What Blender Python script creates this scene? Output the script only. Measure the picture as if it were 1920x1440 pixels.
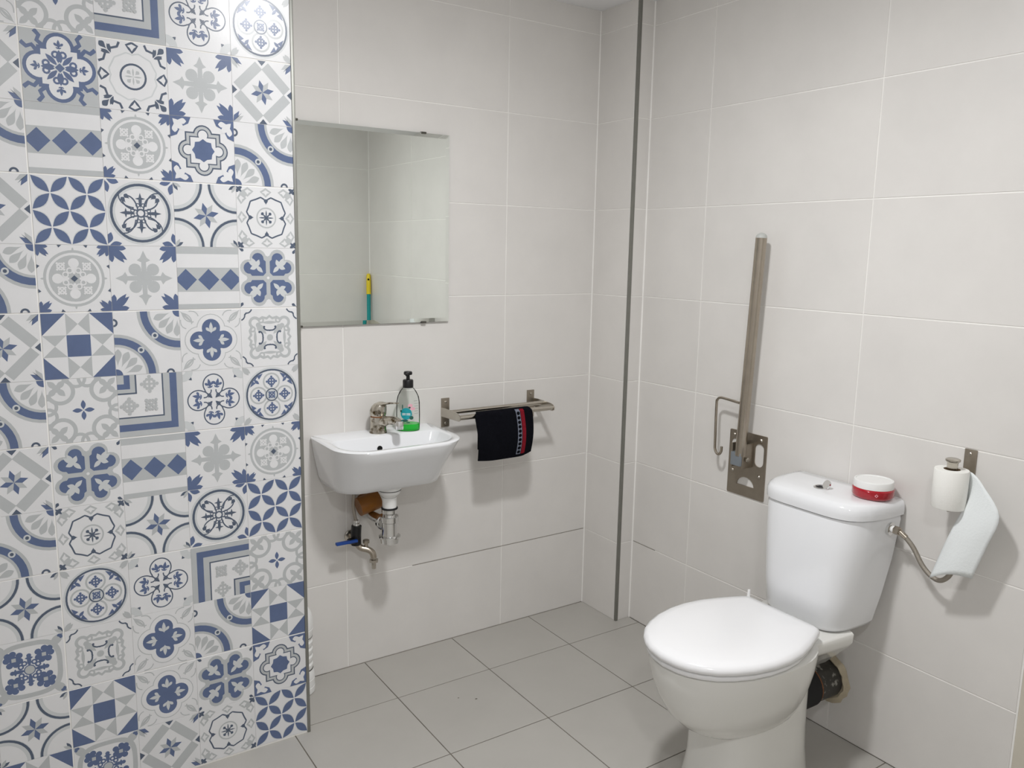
import bpy, bmesh, math, random
from mathutils import Vector, Matrix
random.seed(7)
for o in list(bpy.data.objects): bpy.data.objects.remove(o)
scene = bpy.context.scene
COL = scene.collection
PI = math.pi

# ------------------------------------------------------------------ camera
cam_d = bpy.data.cameras.new('camera'); cam = bpy.data.objects.new('camera', cam_d); COL.objects.link(cam)
cam_d.sensor_width = 36.0; cam_d.lens = 1517.92 / 1920 * 36.0; cam_d.clip_start = 0.02
_y, _p, _r = 0.5866, 0.1629, -0.0178
_fw = Vector((math.sin(_y)*math.cos(_p), math.cos(_y)*math.cos(_p), -math.sin(_p)))
_rt = Vector((math.cos(_y), -math.sin(_y), 0)); _dn = _fw.cross(_rt)
_rt2 = _rt*math.cos(_r) + _dn*math.sin(_r); _dn2 = _dn*math.cos(_r) - _rt*math.sin(_r)
cam.matrix_world = Matrix(((_rt2.x, -_dn2.x, -_fw.x, -1.910), (_rt2.y, -_dn2.y, -_fw.y, -2.3489), (_rt2.z, -_dn2.z, -_fw.z, 1.3594), (0, 0, 0, 1)))
scene.camera = cam

# ------------------------------------------------------------------ world, exposure
w = bpy.data.worlds.new('world'); scene.world = w; w.use_nodes = True
w.node_tree.nodes['Background'].inputs[0].default_value = (0.8, 0.85, 0.9, 1)
w.node_tree.nodes['Background'].inputs[1].default_value = 0.3
scene.view_settings.view_transform = 'Standard'; scene.view_settings.look = 'None'
scene.view_settings.exposure = 0.0; scene.view_settings.gamma = 1.0
scene.view_settings.use_curve_mapping = False
LAMP = (-1.04, -1.18)         # ceiling downlight above the middle of the room
LAMP_STRENGTH = 275.0
LAMP2 = (-1.75, -2.55)        # second downlight by the door
LAMP2_STRENGTH = 165.0
LAMP_COL = (0.985, 0.99, 1.0)

# ------------------------------------------------------------------ materials
def srgb(r, g, b):
    f = lambda c: (c/255/12.92) if c/255 <= 0.04045 else ((c/255+0.055)/1.055)**2.4
    return (f(r), f(g), f(b), 1.0)
MATS = {}
def mat(name, col, rough=0.4, metal=0.0, spec=0.5, var=0.0, vscale=6.0, bump=0.0, bscale=80.0, coat=0.0, trans=0.0, ior=1.45, emit=0.0, sss=0.0, dirt=None, dirt_scale=9.0, dirt_lo=0.5, dirt_hi=0.7, anis=None, tilevar=0.0):
    m = bpy.data.materials.new(name); m.use_nodes = True
    nt = m.node_tree; b = nt.nodes['Principled BSDF']
    b.inputs['Base Color'].default_value = col; b.inputs['Roughness'].default_value = rough
    b.inputs['Metallic'].default_value = metal; b.inputs['Specular IOR Level'].default_value = spec
    b.inputs['IOR'].default_value = ior; b.inputs['Transmission Weight'].default_value = trans
    b.inputs['Coat Weight'].default_value = coat; b.inputs['Coat Roughness'].default_value = 0.08
    if sss: b.inputs['Subsurface Weight'].default_value = sss; b.inputs['Subsurface Scale'].default_value = 0.01
    if emit: b.inputs['Emission Color'].default_value = col; b.inputs['Emission Strength'].default_value = emit
    geo = nt.nodes.new('ShaderNodeNewGeometry')
    src = None
    if var or dirt or tilevar:
        n = nt.nodes.new('ShaderNodeTexNoise'); n.inputs['Scale'].default_value = vscale; n.inputs['Detail'].default_value = 5; n.inputs['Roughness'].default_value = 0.6
        nt.links.new(geo.outputs['Position'], n.inputs['Vector'])
        mr = nt.nodes.new('ShaderNodeMapRange'); mr.inputs[1].default_value = 0.3; mr.inputs[2].default_value = 0.7
        mr.inputs[3].default_value = 1 - var; mr.inputs[4].default_value = 1 + var
        nt.links.new(n.outputs['Fac'], mr.inputs[0])
        val = mr.outputs[0]
        if tilevar:
            oi = nt.nodes.new('ShaderNodeObjectInfo'); m2 = nt.nodes.new('ShaderNodeMapRange')
            m2.inputs[3].default_value = 1 - tilevar; m2.inputs[4].default_value = 1 + tilevar
            nt.links.new(oi.outputs['Random'], m2.inputs[0])
            mu = nt.nodes.new('ShaderNodeMath'); mu.operation = 'MULTIPLY'
            nt.links.new(val, mu.inputs[0]); nt.links.new(m2.outputs[0], mu.inputs[1]); val = mu.outputs[0]
        vm = nt.nodes.new('ShaderNodeVectorMath'); vm.operation = 'SCALE'; vm.inputs[0].default_value = col[:3]
        nt.links.new(val, vm.inputs['Scale']); src = vm.outputs[0]
        if dirt:
            n2 = nt.nodes.new('ShaderNodeTexNoise'); n2.inputs['Scale'].default_value = dirt_scale; n2.inputs['Detail'].default_value = 6
            nt.links.new(geo.outputs['Position'], n2.inputs['Vector'])
            r2 = nt.nodes.new('ShaderNodeMapRange'); r2.inputs[1].default_value = dirt_lo; r2.inputs[2].default_value = dirt_hi
            nt.links.new(n2.outputs['Fac'], r2.inputs[0])
            mx = nt.nodes.new('ShaderNodeMix'); mx.data_type = 'RGBA'
            nt.links.new(r2.outputs[0], mx.inputs[0]); nt.links.new(src, mx.inputs[6]); mx.inputs[7].default_value = dirt
            src = mx.outputs[2]
        nt.links.new(src, b.inputs['Base Color'])
    if bump:
        n3 = nt.nodes.new('ShaderNodeTexNoise'); n3.inputs['Scale'].default_value = bscale; n3.inputs['Detail'].default_value = 3
        nt.links.new(geo.outputs['Position'], n3.inputs['Vector'])
        bp = nt.nodes.new('ShaderNodeBump'); bp.inputs['Strength'].default_value = bump; bp.inputs['Distance'].default_value = 0.002
        nt.links.new(n3.outputs['Fac'], bp.inputs['Height']); nt.links.new(bp.outputs[0], b.inputs['Normal'])
    MATS[name] = m
    return m
mat('wall_tile', srgb(227, 224, 220), 0.33, var=0.03, vscale=5.0, tilevar=0.012, bump=0.03, bscale=220)
mat('wall_grout', srgb(246, 244, 240), 0.85, var=0.05, vscale=9)
mat('dark_grout', srgb(158, 152, 144), 0.9, var=0.15, vscale=30)
mat('floor_tile', srgb(181, 178, 172), 0.42, var=0.035, vscale=4.0, tilevar=0.015, bump=0.04, bscale=180)
mat('floor_grout', srgb(110, 104, 95), 0.9, var=0.25, vscale=18)
mat('ceiling_paint', srgb(246, 246, 247), 0.8, var=0.01)
mat('beige_paint', srgb(208, 202, 188), 0.6, var=0.02)
mat('door_paint', srgb(225, 222, 215), 0.5)
mat('print_white', srgb(226, 226, 227), 0.28, var=0.02, vscale=14, bump=0.05, bscale=160)
mat('print_blue', srgb(93, 108, 142), 0.28, var=0.07, vscale=25, bump=0.05, bscale=160)
mat('print_dark', srgb(84, 95, 113), 0.28, var=0.06, vscale=25)
mat('print_grey', srgb(186, 189, 190), 0.28, var=0.02, vscale=25)
mat('print_pale', srgb(205, 208, 209), 0.28, var=0.02, vscale=25)
mat('trim_metal', srgb(138, 138, 132), 0.45, metal=0.55, var=0.05, vscale=20)
mat('ceramic', srgb(240, 241, 243), 0.10, spec=0.55, coat=0.25)
mat('ceramic_pan', srgb(232, 231, 226), 0.12, spec=0.55, coat=0.25)
mat('seat_plastic', srgb(244, 244, 245), 0.16, spec=0.5)
mat('white_plastic', srgb(240, 240, 238), 0.35)
mat('black_plastic', srgb(18, 18, 20), 0.4)
mat('black_rubber', srgb(22, 22, 23), 0.7)
mat('steel', srgb(176, 167, 154), 0.26, metal=1.0, var=0.06, vscale=30)
mat('steel_light', srgb(190, 184, 174), 0.24, metal=1.0, var=0.05, vscale=40)
mat('steel_plate', srgb(158, 149, 136), 0.40, metal=0.9, var=0.07, vscale=30)
mat('chrome', srgb(225, 225, 224), 0.07, metal=1.0)
mat('worn_chrome', srgb(196, 190, 178), 0.22, metal=0.9, var=0.10, vscale=60, dirt=srgb(84, 70, 46), dirt_scale=60, dirt_lo=0.46, dirt_hi=0.62)
mat('zinc', srgb(150, 158, 166), 0.45, metal=0.6)
mat('cap_grey', srgb(190, 192, 188), 0.45)
mat('mirror_glass', (0.84, 0.88, 0.845, 1), 0.0, metal=1.0)
mat('glass_edge', srgb(96, 110, 104), 0.2)
mat('clip_metal', srgb(96, 94, 88), 0.35, metal=0.8)
mat('towel_cloth', srgb(13, 14, 20), 0.95, spec=0.1, var=0.25, vscale=120, bump=0.6, bscale=420)
mat('towel_grey', srgb(120, 125, 138), 0.95, spec=0.1, var=0.12, vscale=200)
mat('towel_red', srgb(128, 28, 40), 0.95, spec=0.1, var=0.2, vscale=160)
mat('green_soap', srgb(38, 200, 62), 0.12, var=0.04, vscale=40, sss=0.0)
mat('label_teal', srgb(30, 160, 170), 0.35)
mat('label_pink', srgb(232, 176, 190), 0.35)
mat('label_green', srgb(40, 96, 84), 0.35)
mat('label_white', srgb(235, 240, 240), 0.35)
mat('label_grey', srgb(150, 158, 156), 0.4)
mat('brown_pvc', srgb(140, 88, 28), 0.35, var=0.12, vscale=30)
mat('blue_lever', srgb(30, 72, 150), 0.4)
mat('hose_braid', srgb(165, 158, 148), 0.38, metal=0.85, bump=0.7, bscale=700)
mat('waste_pipe', srgb(62, 60, 56), 0.55, var=0.2, vscale=40, dirt=srgb(160, 158, 150), dirt_scale=45, dirt_lo=0.56, dirt_hi=0.66)
mat('cement', srgb(196, 184, 160), 0.9, var=0.12, vscale=30, bump=0.8, bscale=90)
mat('rust', srgb(128, 84, 52), 0.8, var=0.2, vscale=80)
mat('jar_red', srgb(172, 16, 36), 0.12, var=0.12, vscale=160, coat=0.6)
mat('jar_pink', srgb(236, 176, 186), 0.3)
mat('paper', srgb(244, 243, 238), 0.9, spec=0.1, bump=0.25, bscale=260)
mat('paper_sheet', srgb(236, 240, 240), 0.9, spec=0.1, bump=0.3, bscale=200)
mat('cardboard', srgb(160, 138, 110), 0.9)
mat('teal_plastic', srgb(20, 150, 150), 0.4)
mat('yellow_plastic', srgb(236, 210, 40), 0.4)
mat('mop_yarn', srgb(200, 196, 184), 0.95, var=0.1, vscale=60)
mat('hole_black', srgb(10, 10, 10), 0.9)
mat('lamp_glow', (LAMP_COL[0], LAMP_COL[1], LAMP_COL[2], 1), 0.5, emit=LAMP_STRENGTH)
mat('lamp_glow_door', (LAMP_COL[0], LAMP_COL[1], LAMP_COL[2], 1), 0.5, emit=LAMP2_STRENGTH)
# thin clear plastic of the soap bottle
def thin_clear(name, col, amount):
    m = bpy.data.materials.new(name); m.use_nodes = True; nt = m.node_tree
    for n in list(nt.nodes):
        if n.type == 'BSDF_PRINCIPLED': nt.nodes.remove(n)
    out = [n for n in nt.nodes if n.type == 'OUTPUT_MATERIAL'][0]
    t = nt.nodes.new('ShaderNodeBsdfTransparent'); t.inputs[0].default_value = col
    g = nt.nodes.new('ShaderNodeBsdfGlossy'); g.inputs['Roughness'].default_value = 0.06
    fr = nt.nodes.new('ShaderNodeFresnel'); fr.inputs['IOR'].default_value = amount
    mx = nt.nodes.new('ShaderNodeMixShader')
    nt.links.new(fr.outputs[0], mx.inputs[0]); nt.links.new(t.outputs[0], mx.inputs[1]); nt.links.new(g.outputs[0], mx.inputs[2])
    nt.links.new(mx.outputs[0], out.inputs[0]); MATS[name] = m
thin_clear('clear_plastic', (0.965, 0.975, 0.97, 1), 1.14)

# ------------------------------------------------------------------ mesh helpers
class MB:
    def __init__(s): s.v = []; s.f = []; s.m = []; s.mats = []
    def mi(s, name):
        if name not in s.mats: s.mats.append(name)
        return s.mats.index(name)
    def add(s, verts, faces, m):
        o = len(s.v); k = s.mi(m); s.v += [tuple(q) for q in verts]
        for f in faces: s.f.append(tuple(i+o for i in f)); s.m.append(k)
    def box(s, lo, hi, m, bev=0.0):
        (x0, y0, z0), (x1, y1, z1) = lo, hi
        if bev <= 0:
            s.add([(x0,y0,z0),(x1,y0,z0),(x1,y1,z0),(x0,y1,z0),(x0,y0,z1),(x1,y0,z1),(x1,y1,z1),(x0,y1,z1)],
                  [(0,3,2,1),(4,5,6,7),(0,1,5,4),(1,2,6,5),(2,3,7,6),(3,0,4,7)], m); return
        bm = bmesh.new(); bmesh.ops.create_cube(bm, size=1.0)
        for q in bm.verts: q.co = Vector(((x0+x1)/2+q.co.x*(x1-x0), (y0+y1)/2+q.co.y*(y1-y0), (z0+z1)/2+q.co.z*(z1-z0)))
        bmesh.ops.bevel(bm, geom=bm.edges[:], offset=bev, segments=2, affect='EDGES', profile=0.6)
        bm.verts.index_update()
        s.add([q.co[:] for q in bm.verts], [[q.index for q in f.verts] for f in bm.faces], m); bm.free()
    def rings(s, rings, m, cap0=True, cap1=True, closed=True):
        n = len(rings[0]); vs = [q for r in rings for q in r]; fs = []
        for i in range(len(rings)-1):
            for j in range(n if closed else n-1):
                k = (j+1) % n
                fs.append((i*n+j, i*n+k, (i+1)*n+k, (i+1)*n+j))
        if cap0: fs.append(tuple(reversed(range(n))))
        if cap1: fs.append(tuple((len(rings)-1)*n+j for j in range(n)))
        s.add(vs, fs, m)
    def lathe(s, prof, m, c=(0,0,0), axis='Z', n=28, cap0=True, cap1=True, sx=1.0, sy=1.0):
        R = []
        for r, h in prof:
            ring = []
            for j in range(n):
                a = 2*PI*j/n; x, y = r*math.cos(a)*sx, r*math.sin(a)*sy
                p = {'Z': (x, y, h), 'X': (h, x, y), 'Y': (y, h, x)}[axis]
                ring.append((c[0]+p[0], c[1]+p[1], c[2]+p[2]))
            R.append(ring)
        s.rings(R, m, cap0, cap1)
    def tube(s, pts, r, m, n=14, cap=True):
        pts = [Vector(q) for q in pts]; rs = r if isinstance(r, (list, tuple)) else [r]*len(pts)
        T = []
        for i in range(len(pts)):
            a = pts[max(i-1, 0)]; b = pts[min(i+1, len(pts)-1)]; T.append((b-a).normalized())
        up = Vector((0, 0, 1)) if abs(T[0].z) < 0.9 else Vector((1, 0, 0))
        nrm = (up - T[0]*up.dot(T[0])).normalized(); R = []
        for i, q in enumerate(pts):
            nrm = (nrm - T[i]*nrm.dot(T[i])).normalized(); bi = T[i].cross(nrm)
            R.append([tuple(q + (nrm*math.cos(2*PI*j/n) + bi*math.sin(2*PI*j/n))*rs[i]) for j in range(n)])
        s.rings(R, m, cap, cap)
    def grid(s, P, m):
        a, b = len(P), len(P[0]); vs = [q for row in P for q in row]
        s.add(vs, [(i*b+j, i*b+j+1, (i+1)*b+j+1, (i+1)*b+j) for i in range(a-1) for j in range(b-1)], m)
    def mesh(s, name, smooth=True, angle=35):
        me = bpy.data.meshes.new(name); me.from_pydata(s.v, [], s.f)
        for k in s.mats: me.materials.append(MATS[k])
        me.polygons.foreach_set('material_index', s.m)
        bm = bmesh.new(); bm.from_mesh(me); bmesh.ops.remove_doubles(bm, verts=bm.verts, dist=1e-7)
        bmesh.ops.recalc_face_normals(bm, faces=bm.faces)
        if smooth:
            for f in bm.faces: f.smooth = True
            for e in bm.edges:
                if len(e.link_faces) == 2 and e.calc_face_angle(0) > math.radians(angle): e.smooth = False
        bm.to_mesh(me); bm.free(); return me
    def build(s, name, parent=None, smooth=True, angle=35, loc=None, label=None):
        me = s.mesh(name, smooth, angle); o = bpy.data.objects.new(name, me); COL.objects.link(o)
        if parent is not None: o.parent = parent
        if loc is not None: o.location = loc
        if label: o['label'] = label
        return o
def spline(pts, k=6):
    P = [Vector(q) for q in pts]; P = [P[0]*2-P[1]] + P + [P[-1]*2-P[-2]]; out = []
    for i in range(1, len(P)-2):
        for j in range(k):
            t = j/k; a, b, c, d = P[i-1], P[i], P[i+1], P[i+2]
            out.append(0.5*((2*b)+(c-a)*t+(2*a-5*b+4*c-d)*t*t+(3*b-a-3*c+d)*t**3))
    out.append(P[-2]); return out
def empty(name, label, cat, loc=(0, 0, 0)):
    o = bpy.data.objects.new(name, None); COL.objects.link(o); o.location = loc; o.empty_display_size = 0.05
    o['label'] = label; o['category'] = cat; return o
def tag(o, label, cat): o['label'] = label; o['category'] = cat; return o
def structure(o, label=None):
    o['kind'] = 'structure'
    if label: o['label'] = label
    return o
def sub(o, par):                       # child in the world coordinates of an unrotated parent
    o.parent = par
    if o.matrix_world: o.location = Vector(o.location) - Vector(par.location) if o.parent.parent is None else Vector(o.location)
    return o

# ------------------------------------------------------------------ room measures
XR = 0.069            # right wall
BOXY = -0.200         # pipe boxing in the corner
CEIL = 2.194
FRONT = -2.20         # wall by the door (seen in the mirror)
PX, PY = -1.2045, -0.2815   # free edge and face of the patterned wall
XL, YB = -2.60, -3.40
T = 0.0013            # tile relief over the grout
ROW = 0.302
TILE_MESH = {}
def tile_mesh(wd, ht, m, th=T, ch=0.0005):
    key = (round(wd, 4), round(ht, 4), m, th)
    if key not in TILE_MESH:
        b = MB(); x, y = wd/2, ht/2
        def rect(i, z): return [(-x+i, -y+i, z), (x-i, -y+i, z), (x-i, y-i, z), (-x+i, y-i, z)]
        b.rings([rect(0, 0), rect(0, th-ch), rect(ch, th)], m, cap0=False)
        TILE_MESH[key] = b.mesh('tile', smooth=False)
    return TILE_MESH[key]
def put_tile(parent, me, origin, u, v, name='tile'):
    """tile centre on the grout plane at origin; u, v in-plane unit axes, outward normal u x v"""
    o = bpy.data.objects.new(name, me); COL.objects.link(o); o.parent = parent
    n = Vector(u).cross(Vector(v))
    o.matrix_local = Matrix(((u[0], v[0], n.x, origin[0]), (u[1], v[1], n.y, origin[1]), (u[2], v[2], n.z, origin[2]), (0, 0, 0, 1)))
    return o
def tile_area(parent, P0, u, v, us, vs, m, gap=0.0034):
    """tiles between consecutive joints us (along u) and vs (along v); P0 is a point on the grout plane"""
    P0 = Vector(P0); u = Vector(u); v = Vector(v)
    for a, b in zip(us[:-1], us[1:]):
        for c, d in zip(vs[:-1], vs[1:]):
            if b-a < 0.008 or d-c < 0.008: continue
            put_tile(parent, tile_mesh(b-a-gap, d-c-gap, m), P0+u*(a+b)/2+v*(c+d)/2, u, v)
def joints(lo, hi, first, pitch):
    out = [lo]; k = first
    while k > lo + 1e-6: k -= pitch
    k += pitch
    while k < hi - 1e-6:
        if k > lo + 0.004 and k < hi - 0.004: out.append(k)
        k += pitch
    return out + [hi]
ZJ = joints(0, CEIL, 0.3025, ROW)
def slab(name, lo, hi, m):
    b = MB(); b.box(lo, hi, m); o = b.build(name, smooth=False); return structure(o)

# ------------------------------------------------------------------ shell
EX, EY, EZ = (1, 0, 0), (0, 1, 0), (0, 0, 1)
wall_back = slab('wall_back', (PX-0.02, T, 0), (XR+0.15, 0.15, CEIL), 'wall_grout')
tile_area(wall_back, (0, T, 0), EX, EZ, [PX, -0.974, -0.382, 0.0], ZJ, 'wall_tile')
wall_box = slab('wall_boxing', (T, BOXY+T, 0), (XR+0.02, T-0.0005, CEIL), 'wall_grout')
tile_area(wall_box, (T, 0, 0), (0, -1, 0), EZ, [0.0, 0.193], ZJ, 'wall_tile')
tile_area(wall_box, (0, BOXY+T, 0), EX, EZ, [0.011, XR], ZJ, 'wall_tile')
wall_right = slab('wall_right', (XR+T, FRONT-0.1, 0), (XR+0.15, BOXY+0.1, CEIL), 'wall_grout')
YJ = [-v for v in (0.200, 0.476, 1.0605, 1.547)]
tile_area(wall_right, (XR+T, 0, 0), (0, -1, 0), EZ, [-v for v in YJ], [z for z in ZJ if z <= 0.62], 'wall_tile')
tile_area(wall_right, (XR+T, 0, 0), (0, -1, 0), EZ, [0.200, 0.476, 1.0605, 1.645, -FRONT], [z for z in ZJ if z >= 0.60], 'wall_tile')
# plain beige section low on the right wall beside the door
b = MB(); b.box((XR-0.001, FRONT+0.002, 0.0), (XR+T+0.001, -1.5505, 0.602), 'beige_paint'); structure(b.build('trim_3', smooth=False))
wall_front = slab('wall_front', (-0.86, FRONT-0.12, 0), (XR+0.15, FRONT-T, CEIL), 'wall_grout')
tile_area(wall_front, (0, FRONT-T, 0), (-1, 0, 0), EZ, [-XR, 0.45, 0.859], ZJ, 'wall_tile')
wall_left = slab('wall_left', (XL-0.12, YB, 0), (XL, PY+0.02, CEIL), 'wall_grout')
tile_area(wall_left, (XL, 0, 0), EY, EZ, [YB+0.02, -2.9, -2.3, -1.7, -1.1, -0.5, PY], ZJ, 'wall_tile')
wall_rear = slab('wall_rear', (XL-0.12, YB-0.12, 0), (XR+0.15, YB, CEIL), 'ceiling_paint')
wall_side = slab('wall_side', (XR+0.03, YB, 0), (XR+0.15, FRONT-0.12, CEIL), 'ceiling_paint')
floor = slab('floor', (XL-0.12, YB-0.12, -0.12), (XR+0.15, 0.15, -T), 'floor_grout')
xs = joints(XL, XR, -0.917, 0.3303); ys = joints(YB, 0.0, -0.2535, 0.3305)
tile_area(floor, (0, 0, -T), EX, EY, xs, ys, 'floor_tile', gap=0.0030)
ceiling = slab('ceiling', (XL-0.12, YB-0.12, CEIL), (XR+0.15, 0.15, CEIL+0.12), 'ceiling_paint')
for x, y, r in ((-0.716, -0.385, .0032), (-0.760, -0.352, .0022)):
    b = MB(); b.add([(x+r*math.cos(2*PI*j/9)*1.3, y+r*math.sin(2*PI*j/9), 0.0002) for j in range(9)], [tuple(range(9))], 'floor_grout'); b.build('stain', floor, smooth=False)
# stained joints low on the walls
b = MB(); b.box((-0.74, 0.0004, 0.3014), (-0.004, T+0.001, 0.3036), 'dark_grout'); b.build('grout_line', wall_back, smooth=False)
b = MB(); b.box((-1.05, -0.0012, -T), (-0.02, T, 0.0008), 'dark_grout'); b.build('grout_line', wall_back, smooth=False)
b = MB(); b.box((XR+0.0004, -0.32, 0.3014), (XR+T+0.001, -0.205, 0.3036), 'dark_grout'); b.build('grout_line', wall_right, smooth=False)
def bead(parent, x, y, sx, sy, z0=0.0, z1=CEIL, k=0.0026):
    """fillet of white grout in an inner corner"""
    b = MB(); b.rings([[(x, y, z), (x+sx*k, y, z), (x, y+sy*k, z)] for z in (z0, z1)], 'wall_grout'); b.build('grout_bead', parent, smooth=False)
bead(wall_back, 0.0, 0.0, -1, -1); bead(wall_right, XR, BOXY, -1, -1, k=0.0034); bead(wall_front, XR, FRONT, -1, 1)
b = MB(); b.box((XR-0.0016, -1.5512, 0.0), (XR+T, -1.5478, 0.603), 'wall_grout'); b.build('grout_line', wall_right, smooth=False)
# metal corner profiles
b = MB(); b.box((-0.0015, -0.2035, 0.0), (0.0105, -0.1935, CEIL), 'trim_metal', bev=0.0025); structure(b.build('trim_1'))
b = MB(); b.box((PX-0.0080, PY-0.003, 0.0), (PX+0.001, PY+0.012, CEIL), 'trim_metal', bev=0.002); structure(b.build('trim_2'))

# ------------------------------------------------------------------ patterned wall
class Art:
    """flat print on a 2 x 2 unit tile; later shapes lie on earlier ones"""
    def __init__(s): s.items = []
    def poly(s, pts, c): s.items.append(([[tuple(q) for q in pts]], c))
    def many(s, polys, c): s.items.append((polys, c))
    def merge(s, draw, rots=(0, 1, 2, 3), mirror=False):
        a = Art(); draw(a)
        for polys, c in a.items:
            out = []
            for r in rots:
                cs, sn = (1, 0, -1, 0)[r % 4], (0, 1, 0, -1)[r % 4]
                for mm in ((1, -1) if mirror else (1,)):
                    for p in polys:
                        out.append([(cs*x*mm - sn*y, sn*x*mm + cs*y) for x, y in p])
            s.items.append((out, c))
    def disc(s, x, y, r, c, n=24): s.poly([(x+r*math.cos(2*PI*i/n), y+r*math.sin(2*PI*i/n)) for i in range(n)], c)
    def ring(s, x, y, r0, r1, c, a0=0, a1=360, n=None):
        n = n or max(8, int(abs(a1-a0)/9)); P = []
        for i in range(n):
            t0 = math.radians(a0+(a1-a0)*i/n); t1 = math.radians(a0+(a1-a0)*(i+1)/n)
            P.append([(x+r*math.cos(t), y+r*math.sin(t)) for r, t in ((r0, t0), (r1, t0), (r1, t1), (r0, t1))])
        s.many(P, c)
    def lens(s, x0, y0, x1, y1, w, c, n=7):
        dx, dy = x1-x0, y1-y0; L = math.hypot(dx, dy); nx, ny = -dy/L, dx/L; A = []; B = []
        for i in range(n+1):
            t = i/n; h = w*math.sin(PI*t)
            A.append((x0+dx*t+nx*h, y0+dy*t+ny*h)); B.append((x0+dx*t-nx*h, y0+dy*t-ny*h))
        s.poly(A + B[::-1][1:-1], c)
    def tear(s, x0, y0, x1, y1, w, c, n=10):
        dx, dy = x1-x0, y1-y0; L = math.hypot(dx, dy); nx, ny = -dy/L, dx/L; A = []; B = []
        for i in range(n+1):
            t = i/n; h = w*(math.sin(PI*t**1.9) if i < n else 0)
            A.append((x0+dx*t+nx*h, y0+dy*t+ny*h)); B.append((x0+dx*t-nx*h, y0+dy*t-ny*h))
        s.poly(A + B[::-1][1:-1], c)
    def stroke(s, pts, w, c, closed=False):
        n = len(pts); L = []; R = []
        for i in range(n):
            a = pts[(i-1) % n] if (closed or i > 0) else pts[i]; b = pts[(i+1) % n] if (closed or i < n-1) else pts[i]
            dx, dy = b[0]-a[0], b[1]-a[1]; l = math.hypot(dx, dy) or 1
            ww = w if not callable(w) else w(i/(n-1))
            L.append((pts[i][0]-dy/l*ww, pts[i][1]+dx/l*ww)); R.append((pts[i][0]+dy/l*ww, pts[i][1]-dx/l*ww))
        s.many([[L[i], L[(i+1) % n], R[(i+1) % n], R[i]] for i in range(n if closed else n-1)], c)
    def bez(s, p0, p1, p2, p3, w, c, n=10):
        P = []
        for i in range(n+1):
            t = i/n; u = 1-t
            P.append((u**3*p0[0]+3*u*u*t*p1[0]+3*u*t*t*p2[0]+t**3*p3[0], u**3*p0[1]+3*u*u*t*p1[1]+3*u*t*t*p2[1]+t**3*p3[1]))
        s.stroke(P, w, c)
    def rect(s, x0, y0, x1, y1, c): s.poly([(x0, y0), (x1, y0), (x1, y1), (x0, y1)], c)
    def fleur(s, x, y, ang, k, c):
        """three-leaved sprig growing from x, y"""
        ca, sa = math.cos(math.radians(ang)), math.sin(math.radians(ang))
        P = lambda a, b: (x+(a*ca-b*sa)*k, y+(a*sa+b*ca)*k)
        s.lens(*P(0, 0), *P(1, 0), 0.17*k, c)
        for q in (-1, 1):
            s.tear(*P(0.18, 0), *P(0.62, 0.48*q), 0.14*k, c)
            s.lens(*P(0, 0), *P(0.2, 0.30*q), 0.07*k, c)
    def cross4(s, x, y, k, c, a0=0):
        """small cross with trefoil arms"""
        for q in range(4):
            a = math.radians(a0+90*q); ca, sa = math.cos(a), math.sin(a)
            P = lambda r, t: (x+(r*ca-t*sa)*k, y+(r*sa+t*ca)*k)
            s.many([[P(0, -.1), P(.6, -.14), P(.6, .14), P(0, .1)]], c)
            s.disc(*P(.78, 0), .2*k, c, 9)
            for t in (-.26, .26): s.disc(*P(.48, t), .17*k, c, 9)
    def star8(s, x, y, r):
        for q in range(8):
            a = PI/4*q + PI/8*0.6
            s.poly([(x, y), (x+.56*r*math.cos(a-PI/8), y+.56*r*math.sin(a-PI/8)), (x+r*math.cos(a), y+r*math.sin(a)), (x+.56*r*math.cos(a+PI/8), y+.56*r*math.sin(a+PI/8))], 'B' if q % 2 == 0 else 'G')
CMAP = {'W': 'print_white', 'B': 'print_blue', 'D': 'print_dark', 'G': 'print_grey', 'L': 'print_pale'}
def corner_star(a, quads=(0, 1, 2, 3)):
    def d(k):
        k.poly([(1, 1), (.80, .98), (.66, .80), (.86, .84)], 'G'); k.poly([(1, 1), (.98, .80), (.80, .66), (.84, .86)], 'B')
        k.poly([(1, 1), (.86, .84), (.72, .72), (.84, .86)], 'D')
    a.merge(d, quads)
def art_arcs(a):
    for q in (1, -1):
        s0 = (180 if q == 1 else 0)
        a.ring(q, q, .90, 1.30, 'G', s0, s0+90); a.ring(q, q, .98, 1.20, 'B', s0, s0+90)
        a.disc(q-q*1.10*.7071, q-q*1.10*.7071, .105, 'L', 14); a.disc(q-q*1.10*.7071, q-q*1.10*.7071, .055, 'D', 10)
        for ang in (12, 34, 56, 78):
            t = math.radians(s0+ang); a.tear(q+.28*math.cos(t), q+.28*math.sin(t), q+.84*math.cos(t+.10), q+.84*math.sin(t+.10), .11, 'G')
        a.ring(q, q, 0, .20, 'B', s0, s0+90, n=6)
    a.ring(-1, .66, .07, .13, 'D', -90, 90, n=8); a.ring(.66, -1, .07, .13, 'D', 0, 180, n=8)
def art_diamond(a):
    def d(k):
        c = .7071; u = (c, -c); n = (c, c); P = lambda l, w_: (.5+u[0]*l+n[0]*w_, .5+u[1]*l+n[1]*w_)
        k.poly([P(-.52, -.20), P(.52, -.20), P(.52, .12), P(-.52, .12)], 'G')
        k.poly([(1, .14), (1, -.14), (.84, 0)], 'D')
    a.merge(d); a.star8(0, 0, .40); corner_star(a)
def art_arcstar(a):
    def d(k):
        k.ring(1, 1, .72, .93, 'L', 180, 270); k.ring(1, 1, .83, .91, 'D', 180, 270)
        k.lens(1, 1, .76, .86, .05, 'D'); k.lens(1, 1, .86, .76, .05, 'G')
    a.merge(d); a.star8(0, 0, .42)
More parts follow.
